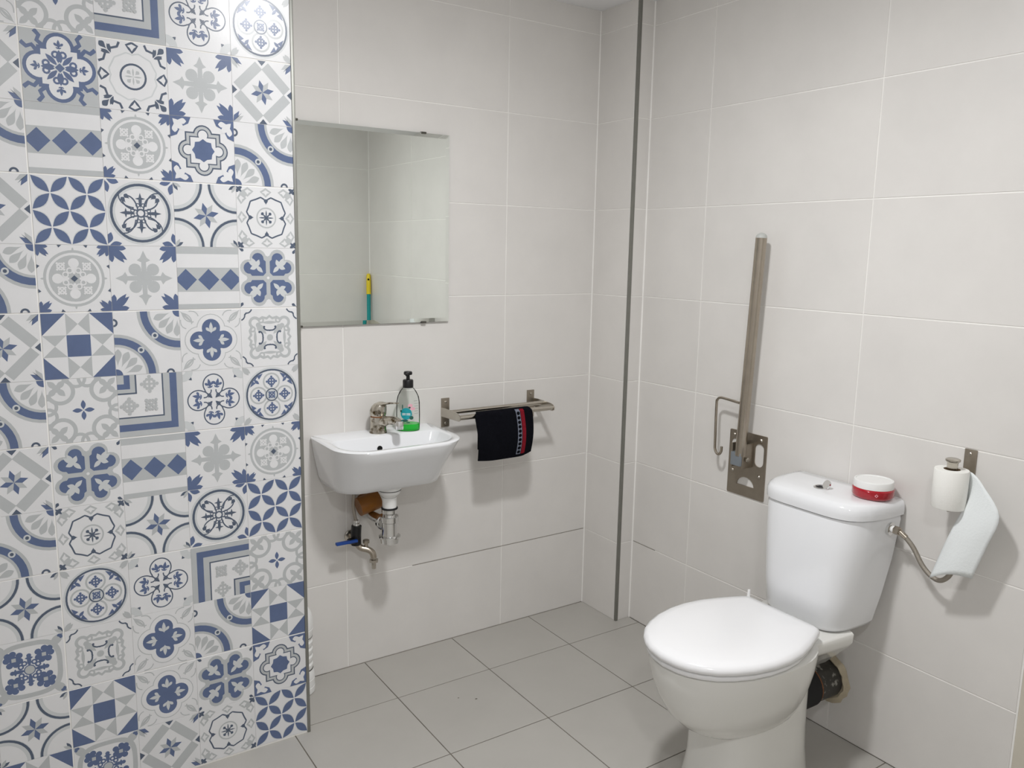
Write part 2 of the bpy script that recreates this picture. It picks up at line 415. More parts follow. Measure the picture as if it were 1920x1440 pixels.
def art_petals(a):
    for col, w_ in (('L', .165), ('B', .135)):
        P = Art()
        for i in range(4):
            for j in range(4):
                x0, y0 = -1+.5*i, -1+.5*j
                if (i+j) % 2 == 1: P.lens(x0+.015, y0+.485, x0+.485, y0+.015, w_, col)
                else: P.lens(x0+.015, y0+.015, x0+.485, y0+.485, w_, col)
        a.many([p for it in P.items for p in it[0]], col)
def art_stripes(a):
    a.rect(-1, .78, 1, 1, 'G'); a.rect(-1, -.44, 1, .34, 'G'); a.rect(-1, -1, 1, -.84, 'G')
    for x in (-.73, 0, .73): a.poly([(x-.345, -.05), (x, -.40), (x+.345, -.05), (x, .30)], 'B')
def leaf_corner(a, k=1.0, col='B'):
    def d(q):
        q.lens(1, 1, 1-.62*k, 1-.52*k, .11*k, col); q.lens(1, 1, 1-.52*k, 1-.62*k, .11*k, col)
        q.tear(1, .99, 1-.60*k, 1-.10*k, .10*k, col); q.tear(.99, 1, 1-.10*k, 1-.60*k, .10*k, col)
        q.poly([(1, 1), (1-.30*k, 1), (1-.26*k, 1-.26*k), (1, 1-.30*k)], col)
    a.merge(d)
def art_greycross(a):
    a.disc(0, 0, .24, 'G')
    def d(k):
        k.poly([(-.08, .15), (.08, .15), (.07, .50), (.20, .56), (.10, .64), (0, .86), (-.10, .64), (-.20, .56), (-.07, .50)], 'G')
        k.disc(.27, .27, .19, 'G', 16)
    a.merge(d); leaf_corner(a, .84)
def art_greymedal(a):
    a.ring(0, 0, .77, .85, 'G'); a.disc(0, 0, .70, 'G', 36)
    def d(k):
        k.disc(0, .46, .15, 'W', 14); k.poly([(-.09, .36), (.09, .36), (.03, .14), (-.03, .14)], 'W')
        k.lens(0, .80, 0, .93, .03, 'G')
        k.cross4(.36, .36, .17, 'W', 45); k.ring(.24, .12, .055, .095, 'W', n=10); k.ring(.12, .24, .055, .095, 'W', n=10)
        k.poly([(.30, 1), (.42, 1), (.38, .92)], 'D'); k.poly([(-.30, 1), (-.42, 1), (-.38, .92)], 'D')
    a.merge(d); a.poly([(0, .1), (.1, 0), (0, -.1), (-.1, 0)], 'D'); leaf_corner(a, .55)
def art_staroct(a):
    for e, c in ((0, 'D'), (.045, 'G'), (.13, 'D'), (.165, 'W')):
        a.rect(-.56+e, -.56+e, .56-e, .56-e, c)
        for x, y in ((.48, 0), (-.48, 0), (0, .48), (0, -.48)): a.disc(x, y, .31-e, c, 20)
        if c != 'W':
            pass
    a.poly([((.36 if i % 2 == 0 else .30)*math.cos(PI/8*i), (.36 if i % 2 == 0 else .30)*math.sin(PI/8*i)) for i in range(16)], 'B')
    def d(k):
        k.poly([(1, 1), (.36, 1), (.44, .80), (.60, .72), (.72, .60), (.80, .44), (1, .36)], 'B')
        k.lens(.92, .92, .58, .58, .11, 'W'); k.tear(.86, .86, .86, .50, .09, 'W'); k.tear(.86, .86, .50, .86, .09, 'W')
    a.merge(d)
def art_roundel(a):
    a.disc(0, 0, .97, 'L', 40); a.ring(0, 0, .82, .90, 'D', n=40); a.disc(0, 0, .75, 'W', 36)
    a.ring(0, 0, .09, .14, 'D', n=14)
    def d(k):
        k.bez((.08, .08), (.12, .42), (.30, .55), (.44, .52), .022, 'D'); k.bez((.08, .08), (.42, .12), (.55, .30), (.52, .44), .022, 'D')
        k.tear(.30, .42, .47, .56, .07, 'D'); k.tear(.42, .30, .56, .47, .07, 'D')
        k.bez((.16, .20), (.20, .50), (.36, .66), (.60, .62), .018, 'D')
        k.lens(0, .15, 0, .62, .05, 'D'); k.lens(-.15, .44, .15, .44, .035, 'D'); k.ring(.08, .24, .04, .07, 'D', n=9); k.ring(-.08, .24, .04, .07, 'D', n=9)
        k.lens(1, .95, .90, .60, .10, 'B'); k.lens(.95, 1, .60, .93, .09, 'B')
    a.merge(d)
def art_scallop(a):
    def b_(k):
        for x in (-.62, 0, .62):
            k.stroke([(x-.17, .84), (x, .95), (x+.17, .84), (x+.07, .78), (x, .70), (x-.07, .78)], .035, 'G', True)
        k.disc(.78, .78, .11, 'G', 10); k.lens(.78, .78, .62, .70, .05, 'G'); k.lens(.78, .78, .70, .62, .05, 'G')
        k.tear(1, .93, .80, .98, .05, 'D'); k.tear(.93, 1, .98, .80, .05, 'D'); k.lens(1, 1, .82, .82, .05, 'D')
    a.merge(b_)
    P = []
    for i in range(96):
        t = 2*PI*i/96; r = .58+.17*abs(math.sin(2*t))**.6 - .045*abs(math.cos(6*t))
        P.append((r*math.cos(t), r*math.sin(t)))
    a.stroke(P, .024, 'D', True)
    def d(k):
        k.tear(0, .42, 0, .62, .07, 'D'); k.tear(.06, .06, .17, .17, .055, 'D'); k.lens(0, 0, 0, .26, .022, 'D'); k.lens(0, 0, .10, .10, .03, 'D')
    a.ring(0, 0, .30, .345, 'G'); a.merge(d)
def art_heart4(a):
    def g(k):
        k.poly([(.0, .0), (.72, .0), (.90, .34), (.62, .62), (.34, .90), (.0, .72)], 'G'); k.disc(.68, .34, .28, 'G', 16); k.disc(.34, .68, .28, 'G', 16)
    a.merge(g)
    def d(k):
        k.poly([(.07, .17), (.17, .07), (.56, .07), (.66, .20), (.50, .50), (.20, .66), (.07, .56)], 'B'); k.disc(.64, .34, .20, 'B', 16); k.disc(.34, .64, .20, 'B', 16)
        k.lens(.38, .38, .68, .58, .07, 'L'); k.lens(.38, .38, .58, .68, .07, 'L'); k.lens(.36, .40, .62, .30, .075, 'L'); k.lens(.40, .36, .30, .62, .075, 'L'); k.lens(.42, .42, .18, .18, .07, 'L')
        k.tear(1, 1, .90, .82, .05, 'D')
    a.merge(d); a.disc(0, 0, .05, 'W', 8)
def art_triangles(a):
    c = 1/3
    def d(k):
        k.poly([(1, 1), (c, 1), (1, c)], 'B')
        k.poly([(-c, 1), (-c, c), (0, 2*c)], 'G'); k.poly([(c, 1), (c, c), (0, 2*c)], 'G')
    a.merge(d); a.rect(-c, -c, c, c, 'B')
def art_quatblue(a):
    def s_(k):
        k.bez((.55, .62), (.75, .60), (.86, .70), (.92, .92), .018, 'G'); k.bez((.62, .55), (.60, .75), (.70, .86), (.92, .92), .018, 'G')
        k.lens(.58, .58, .98, .98, .04, 'G'); k.bez((.80, .40), (.95, .45), (.98, .55), (.97, .70), .016, 'G'); k.bez((.40, .80), (.45, .95), (.55, .98), (.70, .97), .016, 'G')
    a.merge(s_)
    for e, c in ((.17, 'G'), (.145, 'W'), (0, 'B')):
        for x, y in ((.40, 0), (-.40, 0), (0, .40), (0, -.40)): a.disc(x, y, .30+e, c, 24)
        a.rect(-.30, -.30, .30, .30, c)
    def d(k):
        k.lens(0, .22, 0, .60, .06, 'L'); k.tear(0, .24, .17, .42, .05, 'L'); k.tear(0, .24, -.17, .42, .05, 'L')
    a.merge(d)
def art_greyscroll(a):
    def d(k):
        k.stroke([(-.42, .60), (-.25, .70), (-.10, .66), (0, .74), (.10, .66), (.25, .70), (.42, .60)], .045, 'G')
        k.ring(.52, .52, .12, .22, 'G', -60, 150, n=10); k.disc(.44, .40, .09, 'G', 10); k.lens(.12, .12, .46, .46, .08, 'G')
        k.ring(.30, .60, .05, .11, 'G', n=9); k.ring(.60, .30, .05, .11, 'G', n=9)
        k.lens(-.30, .52, .30, .52, .05, 'G'); k.disc(.34, .34, .12, 'G', 10); k.bez((-.22, .34), (-.10, .18), (0, .30), (0, .22), .024, 'D'); k.bez((.22, .34), (.10, .18), (0, .30), (0, .22), .024, 'D'); k.disc(-.20, .37, .04, 'D', 8); k.disc(.20, .37, .04, 'D', 8)
        k.bez((.62, .98), (.72, .78), (.86, .92), (.82, .82), .022, 'D'); k.bez((.98, .62), (.78, .72), (.92, .86), (.82, .82), .022, 'D')
    a.merge(d); a.disc(0, 0, .11, 'G', 12)
def art_greyrings(a):
    def d(k):
        k.ring(.62, .62, .30, .42, 'G', 100, 350); k.ring(1, .16, .20, .30, 'G', 90, 270, n=10); k.ring(.16, 1, .20, .30, 'G', 180, 360, n=10)
        for q in (45, 135, 225, 315):
            t = math.radians(q); k.lens(.72, .72, .72+.34*math.cos(t)*1.0, .72+.34*math.sin(t)*1.0, .09, 'G')
        k.disc(.72, .72, .12, 'G', 10)
        k.lens(0, .02, 0, .32, .07, 'B')
    a.merge(d)
def art_frame(a):
    a.rect(-1, -1, 1, 1, 'G')
    a.poly([(.82, 1), (.82, -.82), (-1, -.82), (-1, -.60), (.60, -.60), (.60, 1)], 'B')
    a.rect(-1, -.40, .40, 1, 'D'); a.rect(-1, -.355, .355, 1, 'W')
    a.rect(-1, .38, -.42, 1, 'D'); a.rect(-1, .43, -.47, 1, 'G'); a.rect(-1, .55, -.62, 1, 'B'); a.rect(-1, .72, -.80, 1, 'G')
    a.cross4(-.03, .68, .30, 'G'); a.cross4(-.67, .0, .30, 'G'); a.cross4(.0, .0, .27, 'G', 45)
def art_frame_turned(a):
    k = Art(); art_frame(k)
    for polys, c in k.items: a.items.append(([[(-x, -y) for x, y in p] for p in polys], c))
def art_quatline(a):
    def d(k):
        k.ring(0, .52, .32, .36, 'D', -35, 215, n=22)
        k.bez((.29, .33), (.20, .10), (.06, .20), (.08, .34), .02, 'D'); k.bez((-.29, .33), (-.20, .10), (-.06, .20), (-.08, .34), .02, 'D')
        k.fleur(.10, .40, 78, .32, 'B'); k.fleur(-.10, .40, 102, .32, 'B')
        k.lens(.05, .05, .22, .22, .05, 'D'); k.lens(.07, .20, .20, .07, .03, 'D')
        k.lens(.70, .70, .86, .86, .06, 'D'); k.ring(1, 1, .10, .34, 'L', 180, 270, n=6)
    a.merge(d)
def art_medal(a):
    a.disc(0, 0, .97, 'L', 44); a.ring(0, 0, .85, .91, 'D', n=44); a.disc(0, 0, .85, 'W', 40)
    def d(k):
        k.ring(0, .47, .25, .31, 'G', n=20); k.cross4(0, .47, .21, 'B')
        k.poly([(.30, .77), (.44, .56), (.50, .66), (.56, .56), (.66, .50), (.56, .44), (.77, .30), (.70, .49), (.60, .60), (.49, .70)], 'B')
        k.lens(.40, .44, .56, .62, .05, 'B'); k.lens(1, 1, .74, .80, .07, 'G'); k.lens(1, 1, .80, .74, .07, 'G')
    a.merge(d); a.disc(0, 0, .24, 'L', 20); a.ring(0, 0, .19, .23, 'D', n=20); a.cross4(0, 0, .17, 'B', 45)
def art_baroque(a):
    a.rect(-1, -1, 1, 1, 'G')
    def z(k):
        k.stroke([(.42, .58), (.56, .70), (.50, .84), (.62, .98)], .06, 'B'); k.stroke([(.58, .42), (.70, .56), (.84, .50), (.98, .62)], .06, 'B')
    a.merge(z)
    for e, c in ((0, 'B'), (.10, 'W')):
        a.rect(-.58+e, -.58+e, .58-e, .58-e, c)
        for x, y in ((.55, 0), (-.55, 0), (0, .55), (0, -.55)): a.disc(x, y, .42-e, c, 24)
    def d(k):
        k.lens(0, .08, 0, .50, .09, 'B'); k.ring(.10, .36, .05, .11, 'B', n=10); k.ring(-.10, .36, .05, .11, 'B', n=10); k.fleur(0, .52, 90, .26, 'B')
        k.lens(.06, .06, .36, .36, .07, 'B')
    a.merge(d); a.poly([(0, .17), (.17, 0), (0, -.17), (-.17, 0)], 'L'); a.poly([(0, .13), (.13, 0), (0, -.13), (-.13, 0)], 'B')
def art_ringdots(a):
    def d(k):
        k.stroke([(-.16, .90), (0, .98), (.16, .90), (.08, .80), (0, .70), (-.08, .80)], .035, 'D', True)
        k.stroke([(.36, .96), (.42, .82), (.60, .76), (.66, .86)], .035, 'D'); k.stroke([(.96, .36), (.82, .42), (.76, .60), (.86, .66)], .035, 'D')
        k.tear(.70, .70, .92, .92, .09, 'D'); k.lens(.60, .62, .70, .88, .05, 'D'); k.lens(.62, .60, .88, .70, .05, 'D')
    P = []
    for i in range(96):
        t = 2*PI*i/96; r = .66+.06*abs(math.sin(2*t))**.6 - .03*abs(math.cos(6*t)); P.append((r*math.cos(t), r*math.sin(t)))
    a.stroke(P, .022, 'L', True); a.merge(d); a.ring(0, 0, .33, .39, 'D', n=28); a.disc(0, 0, .33, 'W', 24)
    def f(k): k.tear(.05, .05, .17, .17, .06, 'G'); k.lens(0, 0, 0, .25, .025, 'G')
    a.merge(f)
def art_blueorn(a):
    def c_(k): k.lens(1, 1, .60, .72, .09, 'G'); k.lens(1, 1, .72, .60, .09, 'G'); k.tear(1, .96, .82, .92, .05, 'B'); k.tear(.96, 1, .92, .82, .05, 'B')
    a.merge(c_)
    for e, c in ((0, 'G'), (.15, 'W')):
        a.poly([((.93-e)*math.copysign(abs(math.cos(2*PI*i/40))**.62, math.cos(2*PI*i/40)), (.93-e)*math.copysign(abs(math.sin(2*PI*i/40))**.62, math.sin(2*PI*i/40))) for i in range(40)], c)
    def d(k):
        k.rect(.28, .28, .54, .54, 'B')
        for x, y in ((.26, .54), (.54, .26), (.58, .58), (.44, .62), (.62, .44), (.26, .36), (.36, .26)): k.disc(x, y, .10, 'B', 10)
        k.lens(0, .10, 0, .52, .06, 'B'); k.lens(-.12, .40, .12, .40, .05, 'B'); k.disc(0, .48, .07, 'B', 9); k.ring(.14, .24, .04, .09, 'B', n=9); k.ring(-.14, .24, .04, .09, 'B', n=9)
        k.rect(.36, .36, .48, .48, 'G')
    a.merge(d); a.disc(0, 0, .17, 'B', 14); a.disc(0, 0, .14, 'G', 14)
ARTS = dict(A=art_arcs, D=art_diamond, S=art_arcstar, P=art_petals, T=art_stripes, C=art_greycross, M=art_greymedal, O=art_staroct, R=art_roundel, L=art_scallop, H=art_heart4, Q=art_triangles, B=art_quatblue, Z=art_greyscroll, G=art_greyrings, F=art_frame, f=art_frame_turned, N=art_quatline, K=art_medal, X=art_baroque, I=art_ringdots, U=art_blueorn)
def clip(poly):
    for ax, sg in ((0, 1), (0, -1), (1, 1), (1, -1)):
        out = []; n = len(poly)
        for i in range(n):
            p, q = poly[i], poly[(i+1) % n]; dp, dq = 1-sg*p[ax], 1-sg*q[ax]
            if dp >= 0: out.append(p)
            if (dp > 0 > dq) or (dp < 0 < dq):
                t = dp/(dp-dq); out.append((p[0]+(q[0]-p[0])*t, p[1]+(q[1]-p[1])*t))
        poly = out
        if len(poly) < 3: return None
    return poly
PTW, PTH = 0.1450, 0.1491            # printed squares, four by two to a ceramic tile
ART_MESH = {}
def art_mesh(key):
    if key in ART_MESH: return ART_MESH[key]
    b = MB(); x, y = PTW/2-0.00025, PTH/2-0.00025; ch = 0.0002
    def rect(i, z): return [(-x+i, -y+i, z), (x-i, -y+i, z), (x-i, y-i, z), (-x+i, y-i, z)]
    b.rings([rect(0, 0), rect(0, T-ch), rect(ch, T)], 'print_white', cap0=False)
    a = Art(); ARTS[key](a); z = T
    for polys, c in a.items:
        z += 0.000022
        for p in polys:
            p = clip(p)
            if not p: continue
            area = sum(p[i][0]*p[(i+1) % len(p)][1]-p[(i+1) % len(p)][0]*p[i][1] for i in range(len(p)))
            if abs(area) < 1e-6: continue
            if area < 0: p = p[::-1]
            b.add([(u*(x-ch), v*(y-ch), z) for u, v in p], [tuple(range(len(p)))], CMAP[c])
    me = bpy.data.meshes.new('tile'); me.from_pydata(b.v, [], b.f)
    for k in b.mats: me.materials.append(MATS[k])
    me.polygons.foreach_set('material_index', b.m); me.update()
    ART_MESH[key] = me; return me
wall_partition = slab('wall_partition', (XL, PY+T, 0), (PX-T, 0.0, CEIL), 'wall_grout')
tile_area(wall_partition, (PX-T, 0, 0), (0, 1, 0), EZ, [PY+0.012, 0.0], ZJ, 'wall_tile')
#   bottom row first; columns left to right, the last four lie between the long white joint and the free edge
ROWS = ['HSQUDLP', 'QLSQBHO', 'ADUZBAQ', 'CMSKNfG', 'RTALSRP', 'UCDHTCM', 'FKAGFNK', 'LADQABZ', 'HQAMCTH', 'SGDPRSL', 'KTATMOA', 'OUDXICD', 'ZBBGFNK', 'TCALSRP', 'HQDHTCM']
X0 = -1.7930
for r, row in enumerate(ROWS):
    zc = 0.0045 + (r//2)*0.3005 + (r % 2 + 0.5)*PTH
    hgt = PTH
    if zc + PTH/2 > CEIL: continue
    for c, ch_ in enumerate(row):
        k = c-3; xc = X0 + (k+0.5)*PTW + (0.0013 if k >= 0 else -0.0013)
        put_tile(wall_partition, art_mesh(ch_), (xc, PY+T, zc), EX, EZ)
tile_area(wall_partition, (0, PY+T, 0), EX, EZ, [XL, X0-3*PTW-0.002], ZJ, 'wall_tile')

# ------------------------------------------------------------------ mirror
mir = empty('wall_mirror', 'square frameless wall mirror with angled glass edges above the washbasin', 'mirror', (-0.9075, 0, 1.4225))
mw, mh, md = 0.297, 0.2955, 0.007
b = MB(); bev = 0.0125
r0 = lambda i, y: [(-mw+i, y, -mh+i), (mw-i, y, -mh+i), (mw-i, y, mh-i), (-mw+i, y, mh-i)]
b.rings([r0(0, -0.003), r0(0, -0.0085)], 'glass_edge', cap1=False)
b.build('mirror_backing', mir, smooth=False)
b = MB(); b.rings([r0(0, -0.0085), r0(bev, -0.0095)], 'mirror_glass', cap0=False); b.build('mirror_plate', mir, smooth=False)
for sx, sz in ((-.205, 1), (.205, 1), (-.205, -1), (.205, -1)):
    b = MB(); b.box((sx-.0085, -0.0125, sz*mh-.003), (sx+.0085, -0.0, sz*mh+.003), 'clip_metal', bev=0.0008); b.build('clip', mir)

# ------------------------------------------------------------------ washbasin
BZ = 0.790; BX0, BX1 = -1.088, -0.678; BD = 0.280
basin = empty('washbasin', 'small white ceramic wall-hung washbasin with rounded front corners', 'washbasin', ((BX0+BX1)/2, 0, BZ))
def basin_ring(x0, x1, yf, rad, z, yb=0.0, rb=0.012, n=9):
    """rounded outline: straight back at yb, rounded corners at the front yf"""
    P = []
    for cx, cy, r, a in ((x1-rb, yb-rb, rb, 90), (x1-rad, yf+rad, rad, 0), (x0+rad, yf+rad, rad, -90), (x0+rb, yb-rb, rb, -180)):
        for i in range(n):
            t = math.radians(a - 90*i/(n-1)); P.append((cx+r*math.cos(t), cy+r*math.sin(t), z))
    return P
xo, hw = 0.0, (BX1-BX0)/2
b = MB()
outer = [basin_ring(-hw+.050, hw-.055, -.165, .05, -.150), basin_ring(-hw+.030, hw-.040, -.190, .07, -.146), basin_ring(-hw+.022, hw-.034, -.205, .08, -.125),
         basin_ring(-hw+.014, hw-.026, -.230, .09, -.085), basin_ring(-hw+.007, hw-.013, -.256, .095, -.045), basin_ring(-hw+.002, hw-.003, -.279, .10, -.010),
         basin_ring(-hw, hw, -BD, .10, -.003), basin_ring(-hw+.003, hw-.003, -BD+.003, .10, 0)]
inner = [basin_ring(-hw+.022, hw-.022, -BD+.020, .085, 0, yb=-.095, rb=.03), basin_ring(-hw+.026, hw-.026, -BD+.024, .082, -.004, yb=-.099, rb=.03),
         basin_ring(-hw+.045, hw-.045, -BD+.045, .07, -.060, yb=-.108, rb=.03), basin_ring(-hw+.075, hw-.075, -BD+.07, .05, -.095, yb=-.122, rb=.03),
         basin_ring(-hw+.13, hw-.13, -BD+.10, .03, -.106, yb=-.145, rb=.02)]
b.rings(outer + inner, 'ceramic'); b.build('bowl', basin, angle=60)
b = MB(); b.lathe([(.0085, -.001), (.0085, .0015), (.0065, .002)], 'hole_black', (-.020, -.1055, -.038), 'Y', n=16); b.build('overflow_hole', basin)
b = MB(); b.lathe([(.020, -.002), (.020, .003), (.016, .004)], 'chrome', (0.0, -.165, -.107), n=20); b.build('drain_ring', basin)

# ------------------------------------------------------------------ mixer tap
FX, FY = -0.884, -0.052
tap = empty('basin_mixer', 'limescale-stained chrome mixer tap standing on the washbasin', 'tap', (FX, FY, BZ))
b = MB(); b.lathe([(.0270, 0), (.0275, .004), (.0255, .012), (.0245, .036), (.0245, .048), (.0250, .051)], 'worn_chrome', n=24); b.build('body', tap)
b = MB(); b.lathe([(.0235, .050), (.0235, .056)], 'rust', n=20); b.build('cartridge_ring', tap)
d = Vector((0.34, -0.94, 0)).normalized()
b = MB(); pts = [Vector((0, 0, .034)) + d*.012, Vector((0, 0, .044)) + d*.04, Vector((0, 0, .048)) + d*.07, Vector((0, 0, .045)) + d*.088]
b.tube(spline(pts, 4), [.016]*4+[.0135]*4+[.0125]*5, 'worn_chrome', n=14); sp = b.build('spout', tap)
b = MB(); b.lathe([(.0125, 0), (.0130, .004), (.0130, .020), (.0110, .026)], 'chrome', tuple(Vector((0, 0, .024)) + d*.092), n=18); b.build('aerator', sp)
b = MB(); R = []
for i, (rr, h, off) in enumerate(((.0235, .055, 0), (.0260, .060, 0), (.0260, .072, .001), (.0240, .083, .004), (.0185, .093, .009), (.0090, .099, .014), (.001, .1005, .017))):
    R.append([(rr*math.cos(2*PI*j/20)+d.x*off, rr*math.sin(2*PI*j/20)+d.y*off, h) for j in range(20)])
b.rings(R, 'worn_chrome')
hb = d.cross(Vector((0, 0, 1)))
lev = [(.000, .086, .019, .009), (.016, .092, .018, .007), (.032, .096, .014, .0045), (.055, .1005, .0105, .003), (.074, .103, .0085, .0026), (.084, .1035, .0080, .0022)]
R = []
for q, h, wd, th in lev:
    c = d*q + Vector((0, 0, h)); R.append([tuple(c + hb*wd*math.cos(2*PI*j/12) + Vector((0, 0, th*math.sin(2*PI*j/12)))) for j in range(12)])
b.rings(R, 'worn_chrome'); b.build('lever', tap, angle=50)

# ------------------------------------------------------------------ soap bottle
SX, SY = -0.787, -0.066
soap = empty('soap_bottle', 'clear pump bottle with a little green soap on the washbasin', 'bottle', (SX, SY, BZ))
ca = 0.45      # the wide side of the bottle faces the door
def oval(r1, r2, z, n=28):
    return [(r1*math.cos(2*PI*j/n)*math.cos(ca)+r2*math.sin(2*PI*j/n)*math.sin(ca), -r1*math.cos(2*PI*j/n)*math.sin(ca)+r2*math.sin(2*PI*j/n)*math.cos(ca), z) for j in range(n)]
b = MB(); b.rings([oval(.033, .022, 0.0005), oval(.0365, .025, .003), oval(.0370, .0255, .012), oval(.0375, .026, .05), oval(.0368, .026, .092), oval(.0335, .0245, .110), oval(.026, .021, .126), oval(.0165, .0160, .138), oval(.0135, .0135, .146)], 'clear_plastic', cap1=False); b.build('bottle_body', soap, angle=60)
b = MB(); b.rings([oval(.0325, .0215, .0012), oval(.0357, .0242, .004), oval(.0362, .0247, .012), oval(.0363, .0249, .023)], 'green_soap'); b.build('liquid_soap', soap)
b = MB(); b.lathe([(.0165, .138), (.0168, .140), (.0168, .160), (.015, .163), (.006, .164), (.0055, .176), (.0062, .178), (.0125, .179), (.0135, .181), (.0135, .186), (.0115, .189), (.003, .190)], 'black_plastic', n=20)
b.tube([(0, 0, .184), (-.010, -.014, .184), (-.016, -.022, .181)], .0042, 'black_plastic', n=8); b.build('pump', soap)
b = MB(); b.tube([(0, 0, .14), (.001, 0, .06), (.004, 0, .008)], .0028, 'clear_plastic', n=8); b.build('dip_tube', soap)
def on_bottle(u, z, e=.0006):
    """u = arc position on the front of the bottle, centred on its flat side"""
    r1, r2 = .0375 + e, .026 + e
    if z > .085: f = 1-(z-.085)/.05*.25; r1 *= f; r2 *= f
    t = -PI/2 + u/.034
    return (r1*math.cos(t)*math.cos(ca)+r2*math.sin(t)*math.sin(ca), -r1*math.cos(t)*math.sin(ca)+r2*math.sin(t)*math.cos(ca), z)
def decal(name, pts, m, e, parent):
    b = MB(); cx = sum(p[0] for p in pts)/len(pts); cz = sum(p[1] for p in pts)/len(pts)
    b.add([on_bottle(cx, cz, e)] + [on_bottle(u, z, e) for u, z in pts], [(0, i+1, (i+1) % len(pts)+1) for i in range(len(pts))], m)
    return b.build(name, parent, smooth=False)
ell = lambda cu, cz, ru, rz, n=18, ph=0: [(cu+ru*math.cos(2*PI*i/n+ph), cz+rz*math.sin(2*PI*i/n+ph)) for i in range(n)]
lab = decal('label', ell(-.006, .058, .0165, .019), 'label_teal', .0007, soap)
for k, (cu, cz, ru, rz, m) in enumerate(((.006, .084, .007, .006, 'label_pink'), (.013, .074, .008, .005, 'label_pink'), (-.010, .036, .010, .004, 'label_green'), (.009, .045, .006, .006, 'label_green'), (-.021, .066, .003, .004, 'label_green'), (-.016, .080, .0018, .008, 'label_green'), (.000, .030, .005, .0016, 'label_green'), (.004, .078, .003, .003, 'label_green'))):
    decal('label_motif', ell(cu, cz, ru, rz, 12), m, .0009+.00005*k, lab)
for z, u0, u1 in ((.0585, -.017, .006), (.0545, -.017, .006)):
    decal('label_print', [(u0, z-.0012), (u1, z-.0012), (u1, z+.0012), (u0, z+.0012)], 'label_white', .0014, lab)
for k in range(6):
    z = .098 - k*.008; decal('label_print', [(.018, z-.0006), (.032, z-.0006), (.032, z+.0006), (.018, z+.0006)], 'label_grey', .0008, lab)

# ------------------------------------------------------------------ drain trap under the basin
TX, TY = -0.888, -0.140
trap = empty('drain_trap', 'chrome bottle trap with white collar under the washbasin', 'pipe', (TX, TY, 0.455)); trap.scale = (1.1, 1.1, 1.0)
b = MB(); b.lathe([(.014, .10), (.018, .150), (.030, .164), (.030, .172), (.033, .176), (.033, .1850)], 'white_plastic', n=26); b.lathe([(.020, .118), (.0205, .150)], 'white_plastic', n=24); b.build('tailpiece', trap)
b = MB(); b.lathe([(.0305, .172), (.0330, .1735), (.0305, .175)], 'black_rubber', n=26); b.build('washer', trap)
b = MB(); b.lathe([(.0220, .112), (.0235, .114), (.0220, .118)], 'black_rubber', n=26); b.build('washer', trap)
b = MB(); b.lathe([(.0205, .098), (.0225, .100), (.0225, .112), (.019, .113)], 'chrome', n=22); b.build('collar_nut', trap)
b = MB(); b.lathe([(.0155, .07), (.0155, .10)], 'chrome', n=22); b.build('inlet_pipe', trap)
b = MB(); b.lathe([(.022, .070), (.0255, .072), (.0255, .088), (.0235, .090), (.017, .090)], 'chrome', n=26); b.build('top_nut', trap)
b = MB(); b.lathe([(.0225, .020), (.0225, .070)], 'chrome', n=26); b.build('bottle', trap)
b = MB(); b.lathe([(.010, 0), (.022, .001), (.0255, .004), (.0275, .020), (.0305, .0215), (.0305, .0255), (.0235, .027)], 'chrome', n=26); b.build('cup', trap)
od = Vector((-0.12, 0.99, 0)).normalized()
b = MB(); q0 = Vector((0, 0, .062)); b.tube([q0 + od*.018, q0 + od*.026], .024, 'chrome', n=22); b.tube([q0 + od*.026, q0 + od*.034], .0265, 'chrome', n=22); b.build('outlet_nut', trap)
b = MB(); b.tube([q0 + od*.03, q0 + od*.09, Vector((-.018, .1270, .062))], .016, 'chrome', n=18); b.build('outlet_pipe', trap)
br = empty('brown_pipe', 'short brown plastic pipe stub behind the chrome trap', 'pipe', (-0.915, -0.045, 0.560))
b = MB(); b.tube([(-.034, .004, -.006), (.034, .004, .010)], .030, 'brown_pvc', n=24); b.build('sleeve', br)
b = MB(); b.tube([(.0, .02, -.0), (.0, .0475, -.0)], .024, 'brown_pvc', n=20); b.build('wall_stub', br)

# ------------------------------------------------------------------ shut-off valve with garden tap
val = empty('water_valve', 'shut-off valve with blue lever and brass hose tap under the washbasin', 'valve', (-0.962, 0, 0.47))
b = MB(); b.lathe([(.020, -.001), (.020, -.006), (.016, -.008)], 'steel_light', (0, 0, -.02), 'Y', n=18); b.tube([(0, -.004, -.02), (0, -.05, -.02)], .010, 'steel', n=14); b.build('wall_pipe', val)
b = MB(); b.tube(spline([(0, -.05, -.034), (0, -.05, 0), (.002, -.05, .028)], 4), .0160, 'black_plastic', n=16); b.build('valve_body', val)
b = MB(); b.lathe([(.0105, .024), (.0105, .036), (.0085, .038), (.0085, .046)], 'chrome', (.001, -.05, 0), n=12); b.build('union_nut', val)
b = MB(); b.tube([(-.006, -.056, -.018), (-.030, -.062, -.014)], [.012, .009], 'black_plastic', n=12); b.build('stem', val)
b = MB(); b.box((-.074, -.076, -.0180), (-.004, -.062, -.0095), 'blue_lever', bev=.002); b.build('lever', val)
b = MB(); b.tube(spline([(0, -.05, .044), (-.006, -.05, .075), (-.008, -.05, .105), (-.004, -.050, .140), (.000, -.050, .169)], 6), .0055, 'hose_braid', n=10); b.build('flexible_hose', val)
b = MB(); b.tube(spline([(.002, -.052, -.030), (.012, -.060, -.044), (.030, -.070, -.050), (.042, -.078, -.060), (.046, -.081, -.076)], 5), .0100, 'steel', n=14); spg = b.build('hose_tap', val)
